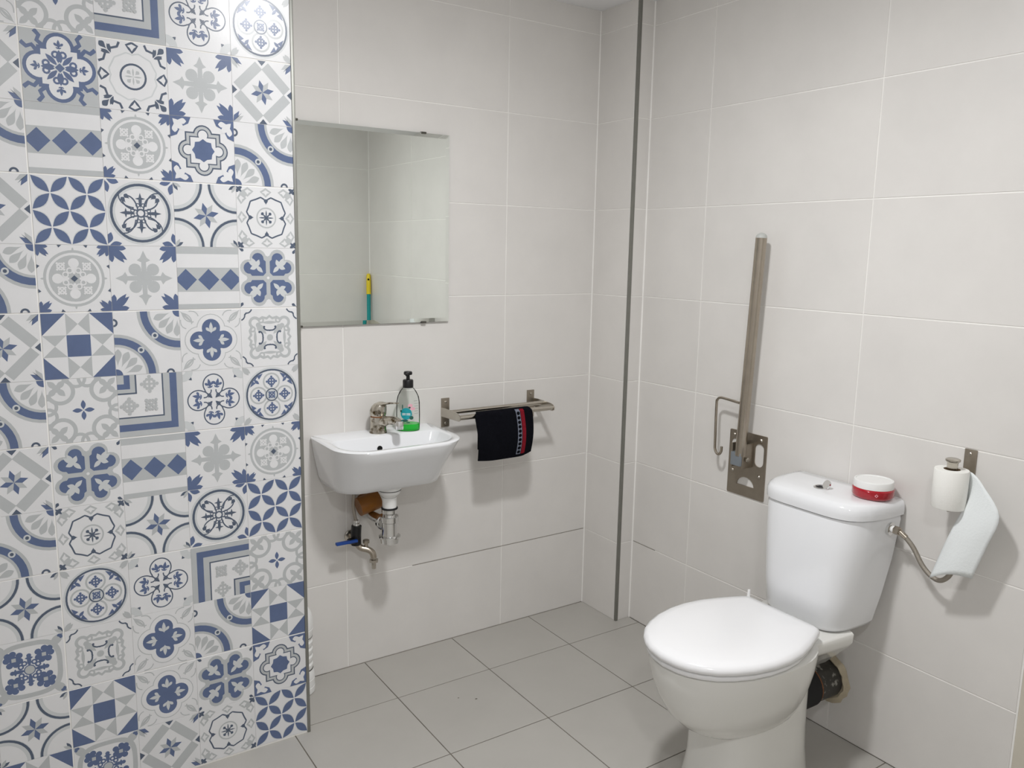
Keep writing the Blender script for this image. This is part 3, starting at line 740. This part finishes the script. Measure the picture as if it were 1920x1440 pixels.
b = MB(); b.tube([(.026, -.068, -.048), (.026, -.068, -.026)], .006, 'steel', n=12); b.lathe([(.010, -.028), (.011, -.026), (.011, -.019), (.008, -.017)], 'steel_plate', (.026, -.068, 0), n=8); b.build('tap_handle', spg)
b = MB(); b.lathe([(.0075, -.112), (.0075, -.094), (.0085, -.092), (.0150, -.090), (.0150, -.082), (.0100, -.080), (.009, -.074)], 'steel_light', (.046, -.081, 0), n=6); b.build('hose_connector', spg)

# ------------------------------------------------------------------ towel rail and towel
rail = empty('towel_rail', 'steel double towel rail screwed to the wall beside the washbasin', 'towel rail', (-0.444, 0, 0.82))
for sx in (-1, 1):
    xc = sx*.174
    b = MB(); b.box((xc-.0150, -.0045, -.049), (xc+.0150, 0, .049), 'steel_plate', bev=.001); pl = b.build('wall_plate', rail)
    for z in (-.036, .036):
        b = MB(); b.lathe([(.0045, -.0045), (.0045, -.006), (.003, -.0070)], 'steel_light', (xc, 0, z), 'Y', n=12); b.build('screw', pl)
    xa = sx*.188
    b = MB(); R = []
    for x in (xa-.0015, xa+.0015):
        R.append([(x, -.0, -.012), (x, -.0, .018), (x, -.03, .020), (x, -.105, .017), (x, -.120, .014), (x, -.129, .006), (x, -.128, -.004), (x, -.120, -.0085), (x, -.106, -.009)])
    b.rings(R, 'steel_light'); b.build('arm', rail, smooth=False)
b = MB(); b.tube([(-.187, -.118, .003), (.187, -.118, .003)], .0085, 'steel_light', n=18); b.build('front_bar', rail)
b = MB(); b.tube([(-.187, -.064, .012), (.187, -.064, .012)], .0075, 'steel_light', n=18); b.build('rear_bar', rail)
tw = empty('hand_towel', 'black hand towel with grey-dotted and red stripes folded over the rail', 'towel', (-0.466, -0.118, 0.823))
def towel_pt(u, s, off=0.0):
    """u 0..1 across, s = arc length from the front hem (0) over the bar to the back hem"""
    Lf, r = .148, .0125
    bulge = .012*math.sin(min(s/Lf, 1)*PI) + .003*math.sin(u*9+s*20)
    half = (.1135 - .009*max(0, 1-s/Lf)**1.5) if s < Lf else .1135 - .030*min(1, (s-Lf)/.05)
    xs_ = (u-.5)*2*half + (.004 if s < Lf else 0)*(1-s/Lf if s < Lf else 0)
    if s <= Lf: y, z = -r-.003-bulge-off, -Lf + s - .006*math.sin(u*PI)*(1-s/Lf) + .008*max(0, u-.82)/.18*(1-s/Lf)
    elif s <= Lf + PI*r:
        t = (s-Lf)/r; y, z = -(r+.003*(1-t/PI)+off)*math.cos(t), (r+off)*math.sin(t)
    else: y, z = r+off+.002, -(s-Lf-PI*r)
    return (xs_, y, z)
Lt = .148+PI*.0125+.118
b = MB(); NS, NU = 44, 20
O = [[towel_pt(j/NU, Lt*i/NS, .0025) for j in range(NU+1)] for i in range(NS+1)]; I_ = [[towel_pt(j/NU, Lt*i/NS, -.0025) for j in range(NU+1)] for i in range(NS+1)]
b.grid(O, 'towel_cloth'); b.grid(I_, 'towel_cloth')
bd = lambda G: [G[0][j] for j in range(NU+1)] + [G[i][NU] for i in range(1, NS+1)] + [G[NS][j] for j in range(NU-1, -1, -1)] + [G[i][0] for i in range(NS-1, 0, -1)]
b.rings([bd(O), bd(I_)], 'towel_cloth', False, False); b.build('cloth', tw, angle=70)
def band(name, u0, u1, m, off, s0=.010, s1=.158):
    b = MB(); b.grid([[towel_pt(u0+(u1-u0)*j/4, s0+(s1-s0)*i/24, off) for j in range(5)] for i in range(25)], m); return b.build(name, tw)
g1 = band('dotted_stripe', .695, .772, 'towel_grey', .0031); band('red_stripe', .780, .850, 'towel_red', .0031)
for i in range(10):
    s = .018 + i*.0142; b = MB(); c = (.735, s)
    b.add([towel_pt(c[0], c[1], .0036)] + [towel_pt(c[0]+.030*math.cos(2*PI*j/10), c[1]+.0056*math.sin(2*PI*j/10), .0036) for j in range(10)], [(0, j+1, (j+1) % 10+1) for j in range(10)], 'towel_cloth'); b.build('dot', g1, smooth=False)

# ------------------------------------------------------------------ fold-up grab bar
gb = empty('grab_bar', 'fold-up stainless steel grab bar with hook on a wall plate', 'grab bar', (XR, -0.708, 0.61))
b = MB(); PTk = .0035
def plate_polys():
    """plate outline with two slots and a half-moon cut, as strips (y along -Y to the right)"""
    return None
bm = bmesh.new()
def loop(pts): 
    vs = [bm.verts.new((0, y, z)) for y, z in pts]; return [bm.edges.new((vs[i], vs[(i+1) % len(vs)])) for i in range(len(vs))]
def rrect(y0, y1, z0, z1, r, n=5):
    P = []
    for cy, cz, a in ((y1-r, z1-r, 0), (y0+r, z1-r, 90), (y0+r, z0+r, 180), (y1-r, z0+r, 270)):
        for i in range(n): t = math.radians(a+90*i/(n-1)); P.append((cy+r*math.cos(t), cz+r*math.sin(t)))
    return P
E_ = loop(rrect(-.0735, .0715, 0, .205, .004))
E_ += loop(rrect(-.064, -.030, .105, .178, .016)); E_ += loop(rrect(.030, .064, .105, .178, .016))
E_ += loop([(.034*math.cos(math.radians(a)), .034+.028*math.sin(math.radians(a))) for a in range(0, 181, 20)])
bmesh.ops.triangle_fill(bm, use_beauty=True, use_dissolve=False, edges=E_)
ex = bmesh.ops.extrude_face_region(bm, geom=bm.faces[:]); bmesh.ops.translate(bm, verts=[q for q in ex['geom'] if isinstance(q, bmesh.types.BMVert)], vec=(-PTk, 0, 0))
bmesh.ops.recalc_face_normals(bm, faces=bm.faces)
me = bpy.data.meshes.new('wall_plate'); bm.to_mesh(me); bm.free(); me.materials.append(MATS['steel_plate']); gp = bpy.data.objects.new('wall_plate', me); COL.objects.link(gp); gp.parent = gb
for y, z in ((.052, .190), (-.052, .190), (.052, .075), (-.052, .075)):
    b = MB(); b.lathe([(.0058, -PTk), (.0058, -PTk-.002), (.003, -PTk-.0045)], 'steel_light', (0, y, z), 'X', n=8); b.build('bolt', gp)
b = MB(); b.box((-.052, .016, .100), (-PTk, .020, .176), 'steel_plate', bev=.0008); b.box((-.052, -.024, .100), (-PTk, -.020, .176), 'steel_plate', bev=.0008); b.build('hinge_cheek', gb)
b = MB(); b.box((-.060, -.022, .108), (-.022, .016, .150), 'zinc', bev=.003); b.build('hinge_block', gb)
b = MB(); b.lathe([(.0075, -.026), (.0085, -.0315), (.005, -.034)], 'steel_light', (-.036, 0, .128), 'Y', n=6); b.build('pivot_bolt', gb)
b = MB(); tb0, tb1 = Vector((-.046, -.010, .140)), Vector((-.046, -.036, .800)); b.tube([tb0, tb1], .0165, 'steel', n=24); tube_o = b.build('tube', gb)
ax = (tb1-tb0).normalized(); b = MB(); b.tube([tb1, tb1+ax*.004, tb1+ax*.009, tb1+ax*.013, tb1+ax*.015], [.0166, .0160, .0135, .008, .002], 'cap_grey', n=20); b.build('end_cap', tube_o)
b = MB(); b.tube(spline([(-.046, .006, .302), (-.046, .060, .306), (-.046, .083, .306), (-.046, .094, .298), (-.046, .097, .280), (-.046, .094, .160), (-.046, .092, .138), (-.046, .084, .126), (-.046, .074, .126), (-.046, .067, .136), (-.046, .066, .152)], 5), .0042, 'steel', n=10); b.build('hook_rod', gb)

# ------------------------------------------------------------------ toilet
TYc = -1.066
wc = empty('toilet', 'white close-coupled toilet with closed lid against the right wall', 'toilet', (XR, TYc, 0))
def lidring(t0, t1, hw_, z, n=15):
    """seat outline: straight rear edge, widest before the middle, round front"""
    prof = [(0, .60), (.012, .665), (.035, .705), (.10, .775), (.20, .875), (.32, .965), (.44, 1.0), (.56, .985), (.68, .92), (.78, .82), (.86, .70), (.92, .55), (.96, .40), (.985, .25)]
    L = [(-(t0+(t1-t0)*a), hw_*w_, z) for a, w_ in prof]
    return L + [(-t1, 0, z)] + [(x, -y, zz) for x, y, zz in reversed(L)] + [(-t0, 0, z)]
def egg(t0, t1, hw_, z, back=0.6, n=40, sq=2.3):
    """plan outline: t = distance from the wall; t0 rear, t1 front; half width hw_; 'back' squares the rear"""
    c = t0 + (t1-t0)*0.44; P = []
    for j in range(n):
        a = 2*PI*j/n; cs, sn = math.cos(a), math.sin(a)
        if cs >= 0: e = 2.05; L = t1-c
        else: e = 2.05+back; L = c-t0
        t = c + L*math.copysign(abs(cs)**(2/e), cs); s = hw_*math.copysign(abs(sn)**(2/e), sn)
        P.append((-t, s, z))
    return P
b = MB()
b.rings([egg(.27, .52, .080, .170), egg(.265, .555, .096, .182), egg(.255, .592, .114, .205), egg(.245, .628, .133, .240), egg(.235, .655, .152, .288), egg(.23, .673, .165, .335), egg(.23, .680, .172, .375), egg(.23, .680, .171, .388), egg(.235, .673, .165, .392)], 'ceramic_pan')
# rear shelf that carries the cistern
def shelf(z, i, lo):
    hwb, hwf = .132-i, .122-i*.6
    return [(-.118-i*.3, hwb-.02, z), (-.128, hwb, z), (-.18, hwb-.004, z), (-.28, hwf+lo, z), (-.37, .150+lo-i, z), (-.43, .120, z), (-.43, -.120, z), (-.37, -.150-lo+i, z), (-.28, -hwf-lo, z), (-.18, -hwb+.004, z), (-.128, -hwb, z), (-.118-i*.3, -hwb+.02, z)]
b.rings([shelf(.275, .075, -.045), shelf(.310, .045, -.025), shelf(.348, .012, -.005), shelf(.362, .002, 0), shelf(.386, 0, 0), shelf(.390, .004, 0)], 'ceramic_pan')
# pedestal
def ped(t0, t1, hw_, z, n=36, e=3.2):
    c, L = (t0+t1)/2, (t1-t0)/2
    return [(-(c+L*math.copysign(abs(math.cos(2*PI*j/n))**(2/e), math.cos(2*PI*j/n))), hw_*math.copysign(abs(math.sin(2*PI*j/n))**(2/e), math.sin(2*PI*j/n)), z) for j in range(n)]
b.rings([ped(.195, .535, .118, 0), ped(.197, .530, .116, .02), ped(.203, .520, .109, .08), ped(.205, .518, .107, .14), ped(.207, .522, .108, .20), ped(.215, .53, .115, .26), ped(.225, .53, .120, .31)], 'ceramic_pan')
b.build('pan', wc, angle=50)
b = MB(); b.lathe([(.008, -.118), (.008, -.1215), (.005, -.123)], 'rust', (-.285, 0, .03), 'Y', n=10); b.build('floor_bolt', wc)
b = MB(); b.rings([lidring(.262, .682, .167, .393), lidring(.260, .685, .170, .396), lidring(.260, .685, .170, .404), lidring(.262, .681, .167, .407)], 'seat_plastic'); seat = b.build('seat', wc, angle=60)
for q in (-1, 1):
    b = MB(); b.lathe([(.008, -.001), (.0075, .006), (.004, .008)], 'white_plastic', (-.50, q*.150, .3880), n=10); b.build('buffer', seat)
b = MB(); b.rings([lidring(.257, .684, .170, .4085), lidring(.251, .690, .176, .411), lidring(.250, .692, .178, .419), lidring(.252, .689, .175, .427), lidring(.259, .680, .166, .432), lidring(.280, .656, .145, .435), lidring(.34, .60, .09, .4365)], 'seat_plastic'); lid = b.build('lid', wc, angle=60)
for q in (-1, 1):
    b = MB(); b.tube([(-.240, q*.080, .388), (-.240, q*.080, .412)], .010, 'white_plastic', n=12); b.build('hinge', lid)
b = MB(); b.tube([(-.255, .112, .400), (-.252, .113, .447)], [.007, .0035], 'white_plastic', n=10); b.build('lid_tab', lid)
# cistern
def tank2(t1, hw_, z, t0=.012, n=44, e=3.4):
    """superellipse front half, flat back"""
    P = []
    for j in range(n+1):
        a = PI/2 - PI*j/n
        P.append((-(t0+(t1-t0)*abs(math.cos(a))**(2/e)), hw_*math.copysign(abs(math.sin(a))**(2/4.5), math.sin(a)), z))
    return P
b = MB(); b.rings([tank2(.190, .112, .391, .060), tank2(.200, .122, .394, .052), tank2(.207, .128, .405, .045), tank2(.208, .141, .48, .035), tank2(.206, .152, .58, .020), tank2(.200, .161, .690, .012), tank2(.197, .159, .6995, .012)], 'ceramic'); b.build('cistern', wc, angle=60)
b = MB(); b.rings([tank2(.197, .160, .7005, .009), tank2(.203, .166, .703, .009), tank2(.204, .167, .715, .009), tank2(.203, .166, .728, .009), tank2(.198, .162, .738, .009), tank2(.186, .155, .743, .010), tank2(.15, .140, .7455, .014)], 'ceramic'); tl = b.build('cistern_lid', wc, angle=60)
b = MB(); b.lathe([(.021, -.002), (.021, .0025), (.019, .004), (.016, .0035)], 'chrome', (-.115, .008, .745), n=26, cap1=False); b.lathe([(.0165, -.004), (.0165, .0008)], 'black_plastic', (-.115, .008, .745), n=22); bt = b.build('button_ring', tl)
bc = Vector((-.113, -.006, .757)); bn = Vector((-.80, .25, .45)).normalized(); b = MB(); b.tube([bc-bn*.0022, bc+bn*.0022], .0125, 'chrome', n=22); b.build('tilted_button', bt)
b = MB(); b.lathe([(.0175, -.152), (.017, -.166), (.012, -.168)], 'chrome', (-.058, 0, .672), 'Y', n=20); inl = b.build('inlet_flange', wc)
b = MB(); b.lathe([(.0095, -.166), (.0095, -.176)], 'white_plastic', (-.058, 0, .672), 'Y', n=14); b.build('inlet_thread', inl)
b = MB(); b.lathe([(.0115, -.174), (.0115, -.187), (.008, -.189)], 'steel', (-.058, 0, .672), 'Y', n=6); b.build('inlet_nut', inl)

hose = empty('supply_hose', 'braided steel water hose hanging from the cistern to the wall', 'hose', (XR, -1.40, 0.62))
def hp(x, y, z): return (x-XR, y+1.40, z-.62)
b = MB(); b.tube(spline([hp(.011, -1.254, .672), hp(.013, -1.264, .665), hp(.020, -1.287, .639), hp(.022, -1.313, .601), hp(.022, -1.338, .581), hp(.022, -1.361, .577), hp(.022, -1.380, .594), hp(.026, -1.390, .622), hp(.042, -1.396, .640), hp(.0605, -1.398, .645)], 7), .0062, 'hose_braid', n=14); hs = b.build('braided_tube', hose)
b = MB(); b.tube([hp(.011, -1.253, .672), hp(.0145, -1.270, .660)], .0072, 'steel', n=12); b.build('crimp_sleeve', hs)
b = MB(); b.lathe([(.016, -.0), (.016, -.004), (.011, -.006), (.011, -.016)], 'chrome', (0, .002, .025), 'X', n=18); b.build('wall_valve', hose)

wp = empty('waste_pipe', 'black waste pipe from the toilet into a rough hole in the wall', 'pipe', (XR, -1.045, 0.160))
b = MB(); b.tube([(-.195, 0, .005), (-.100, 0, .003)], .060, 'black_rubber', n=28); b.build('rubber_cuff', wp)
b = MB(); b.tube([(-.104, 0, .003), (-.092, 0, .003)], .0575, 'rust', n=28); b.build('rust_band', wp)
b = MB(); b.tube([(-.096, 0, .003), (0.002, 0, 0)], .0550, 'waste_pipe', n=28); b.build('pipe_stub', wp)
b = MB(); R = []
for rr, h in ((.053, -.004), (.062, -.010), (.069, -.005), (.075, -.0005)):
    R.append([(h, (rr+random.uniform(-.004, .004)*(rr > .05))*math.cos(2*PI*j/30), (rr+random.uniform(-.004, .004)*(rr > .05))*math.sin(2*PI*j/30)) for j in range(30)])
b.rings(R, 'cement', False, False); b.build('cement_collar', wp)

# ------------------------------------------------------------------ red jar on the cistern
jar = empty('red_jar', 'round red jar with white screw lid on the cistern lid', 'jar', (0.003, -1.176, 0.7458))
b = MB(); b.lathe([(.044, 0), (.0480, .002), (.0515, .008), (.0515, .023), (.0485, .027), (.046, .028)], 'jar_red', n=40); jb = b.build('jar_body', jar)
b = MB(); b.lathe([(.0480, .026), (.0490, .027), (.0490, .043), (.0475, .0455), (.0440, .046), (.0430, .0440), (.001, .0438)], 'white_plastic', n=40); b.build('screw_lid', jar)
jd = Vector((-.62, -.55, 0)).normalized(); jt = Vector((-jd.y, jd.x, 0))
b = MB(); c0 = jd*.0519 + Vector((0, 0, .015)); b.add([tuple(c0+jt*a+Vector((0, 0, e))) for a, e in ((0, .0045), (.0045, 0), (0, -.0045), (-.0045, 0))], [(0, 1, 2, 3)], 'jar_pink')
c0 = jd*.0521 + Vector((0, 0, .015)); b.add([tuple(c0+jt*.0017*math.cos(2*PI*i/8)+Vector((0, 0, .0024*math.sin(2*PI*i/8)))) for i in range(8)], [tuple(range(8))], 'jar_red'); b.build('emblem', jb, smooth=False)

# ------------------------------------------------------------------ toilet paper
ph = empty('paper_holder', 'upright steel toilet paper holder on the right wall', 'paper holder', (XR, -1.379, 0.87))
b = MB(); b.box((-.004, -.0145, -.037), (0, .0145, .037), 'steel_plate', bev=.001); pp = b.build('wall_plate', ph)
for z in (-.026, .026):
    b = MB(); b.lathe([(.004, -.004), (.004, -.0055), (.0025, -.0065)], 'steel_light', (0, 0, z), 'X', n=10); b.build('screw', pp)
RX, RY = -.062, .010
b = MB(); b.tube(spline([(-.003, 0, -.030), (-.03, .004, -.080), (-.05, .008, -.104), (RX, RY, -.106)], 4), .006, 'steel', n=12); b.build('arm', ph)
b = MB(); b.lathe([(.012, -.1045), (.012, .008), (.0135, .012), (.0165, .014), (.0165, .018), (.013, .020)], 'steel_light', (RX, RY, 0), n=24); b.build('spindle', ph)
b = MB(); b.lathe([(.020, -.1045), (.020, -.1005)], 'chrome', (RX, RY, 0), n=24); b.build('base_disc', ph)
roll = empty('toilet_roll', 'white toilet roll on the holder with a long loose sheet hanging down', 'toilet paper', (XR+RX, -1.379+RY, 0.770))
b = MB(); b.lathe([(.0185, 0), (.0370, 0), (.0382, .002), (.0382, .092), (.0370, .094), (.0185, .094)], 'paper', n=40, cap0=False, cap1=False); b.build('paper_roll', roll)
b = MB(); b.lathe([(.0185, 0), (.0185, .094)], 'cardboard', n=28, cap0=False, cap1=False); b.build('cardboard_core', roll)
def rp(x, y, z): return Vector((x-(XR+RX), y-(-1.379+RY), z-.770))
Lc = spline([rp(.032, -1.394, .772), rp(.022, -1.400, .769), rp(.009, -1.397, .757), rp(0, -1.381, .702), rp(0, -1.364, .645), rp(0, -1.346, .583)], 5)
Rc = spline([rp(.032, -1.396, .862), rp(.023, -1.414, .859), rp(.010, -1.443, .840), rp(0, -1.489, .782), rp(0, -1.470, .702), rp(0, -1.445, .617)], 5)
b = MB(); G = []
for i in range(len(Lc)):
    row = []
    for j in range(13):
        t = j/12; q = Lc[i].lerp(Rc[i], t); k = i/(len(Lc)-1)
        q.x += .004*math.sin(t*PI)*math.sin(k*5) - .006*math.sin(t*PI)*k; q.z += .020*math.sin(t*PI)*max(0, k-.75)*4*.6
        row.append(tuple(q))
    G.append(row)
b.grid(G, 'paper_sheet'); sh = b.build('loose_sheet', roll, angle=80)
sm = sh.modifiers.new('thickness', 'SOLIDIFY'); sm.thickness = 0.0005

# ------------------------------------------------------------------ white bottle behind the patterned wall
wb = empty('ribbed_bottle', 'white ribbed plastic bottle standing on the floor behind the patterned wall', 'bottle', (-1.1575, -0.060, 0)); wb.scale = (.92, .92, 1.06)
prof = [(.046, 0), (.049, .003), (.050, .012), (.0495, .020), (.0475, .022), (.0495, .024), (.0495, .044), (.0475, .046), (.0495, .048), (.0485, .060), (.045, .070), (.043, .074)]
b = MB(); b.lathe(prof, 'white_plastic', n=32); z = .074
pr = [(.043, z)]
while z < .165: pr += [(.0445, z+.004), (.0445, z+.014), (.042, z+.016), (.0405, z+.019), (.042, z+.022)]; z += .023
pr += [(.044, z+.004), (.047, z+.020), (.0475, z+.030), (.0455, z+.032), (.0475, z+.034), (.047, z+.060), (.042, z+.078), (.030, z+.094), (.018, z+.104)]
b.lathe(pr, 'white_plastic', n=32); b.build('bottle_body', wb)
for zz in (.0735, .172): 
    b = MB(); b.lathe([(.0442, zz-.0015), (.0452, zz), (.0442, zz+.0015)], 'black_plastic', n=32, cap0=False, cap1=False); b.build('dark_seam', wb)
b = MB(); b.lathe([(.019, z+.100), (.020, z+.102), (.020, z+.122), (.018, z+.124)], 'white_plastic', n=24); b.build('cap', wb)

# ------------------------------------------------------------------ mop in the corner by the door (seen in the mirror)
mop = empty('mop', 'mop with teal handle and yellow grip in the corner, seen in the mirror', 'mop', (0.0, -2.06, 0))
m0, m1 = Vector((-.02, .04, .10)), Vector((.048, -.112, 1.10))
ax = (m1-m0).normalized()
b = MB(); b.tube([m0, m1], .0115, 'teal_plastic', n=16); b.build('handle', mop)
b = MB(); b.tube([m1-ax*.01, m1+ax*.04, m1+ax*.10, m1+ax*.112], [.0135, .0135, .0125, .008], 'yellow_plastic', n=16); gr = b.build('grip', mop)
b = MB(); b.tube([m1+ax*.075+Vector((-.006, .0115, .004)), m1+ax*.075+Vector((-.007, .0135, .004))], .006, 'hole_black', n=12); b.build('hanging_hole', gr)
b = MB(); b.lathe([(.035, .08), (.040, .09), (.030, .12), (.016, .15)], 'yellow_plastic', (m0.x-.001, m0.y, 0), n=20); b.build('socket', mop)
b = MB()
for k in range(40):
    a = 2*PI*k/40; rr = random.uniform(.015, .034); e = random.uniform(.06, .085)
    b.tube(spline([(m0.x+rr*math.cos(a), m0.y+rr*math.sin(a), .09), (m0.x+(rr+e)*.75*math.cos(a), m0.y+(rr+e)*.75*math.sin(a), .05), (m0.x+e*math.cos(a), m0.y+e*math.sin(a), .006)], 3), .006, 'mop_yarn', n=6)
o = b.build('mop_head', mop); o['kind'] = 'stuff'

# ------------------------------------------------------------------ ceiling lamps
def downlight(xy, r, glow, label):
    lp = empty('ceiling_lamp', label, 'lamp', (xy[0], xy[1], CEIL))
    lp['group'] = 'ceiling downlights'
    b = MB(); b.lathe([(r+.012, 0), (r+.014, -.004), (r+.008, -.014), (r, -.016), (r, -.004)], 'white_plastic', n=40, cap0=False, cap1=False); b.build('rim', lp)
    b = MB(); b.lathe([(r*math.cos(t*PI/20), -.010-.016*math.sin(t*PI/20)) for t in range(10)] + [(.001, -.0262)], glow, n=40, cap0=False); b.build('diffuser', lp)
downlight(LAMP, 0.085, 'lamp_glow', 'round white ceiling downlight above the middle of the bathroom')
downlight(LAMP2, 0.085, 'lamp_glow_door', 'round white ceiling downlight beside the door')
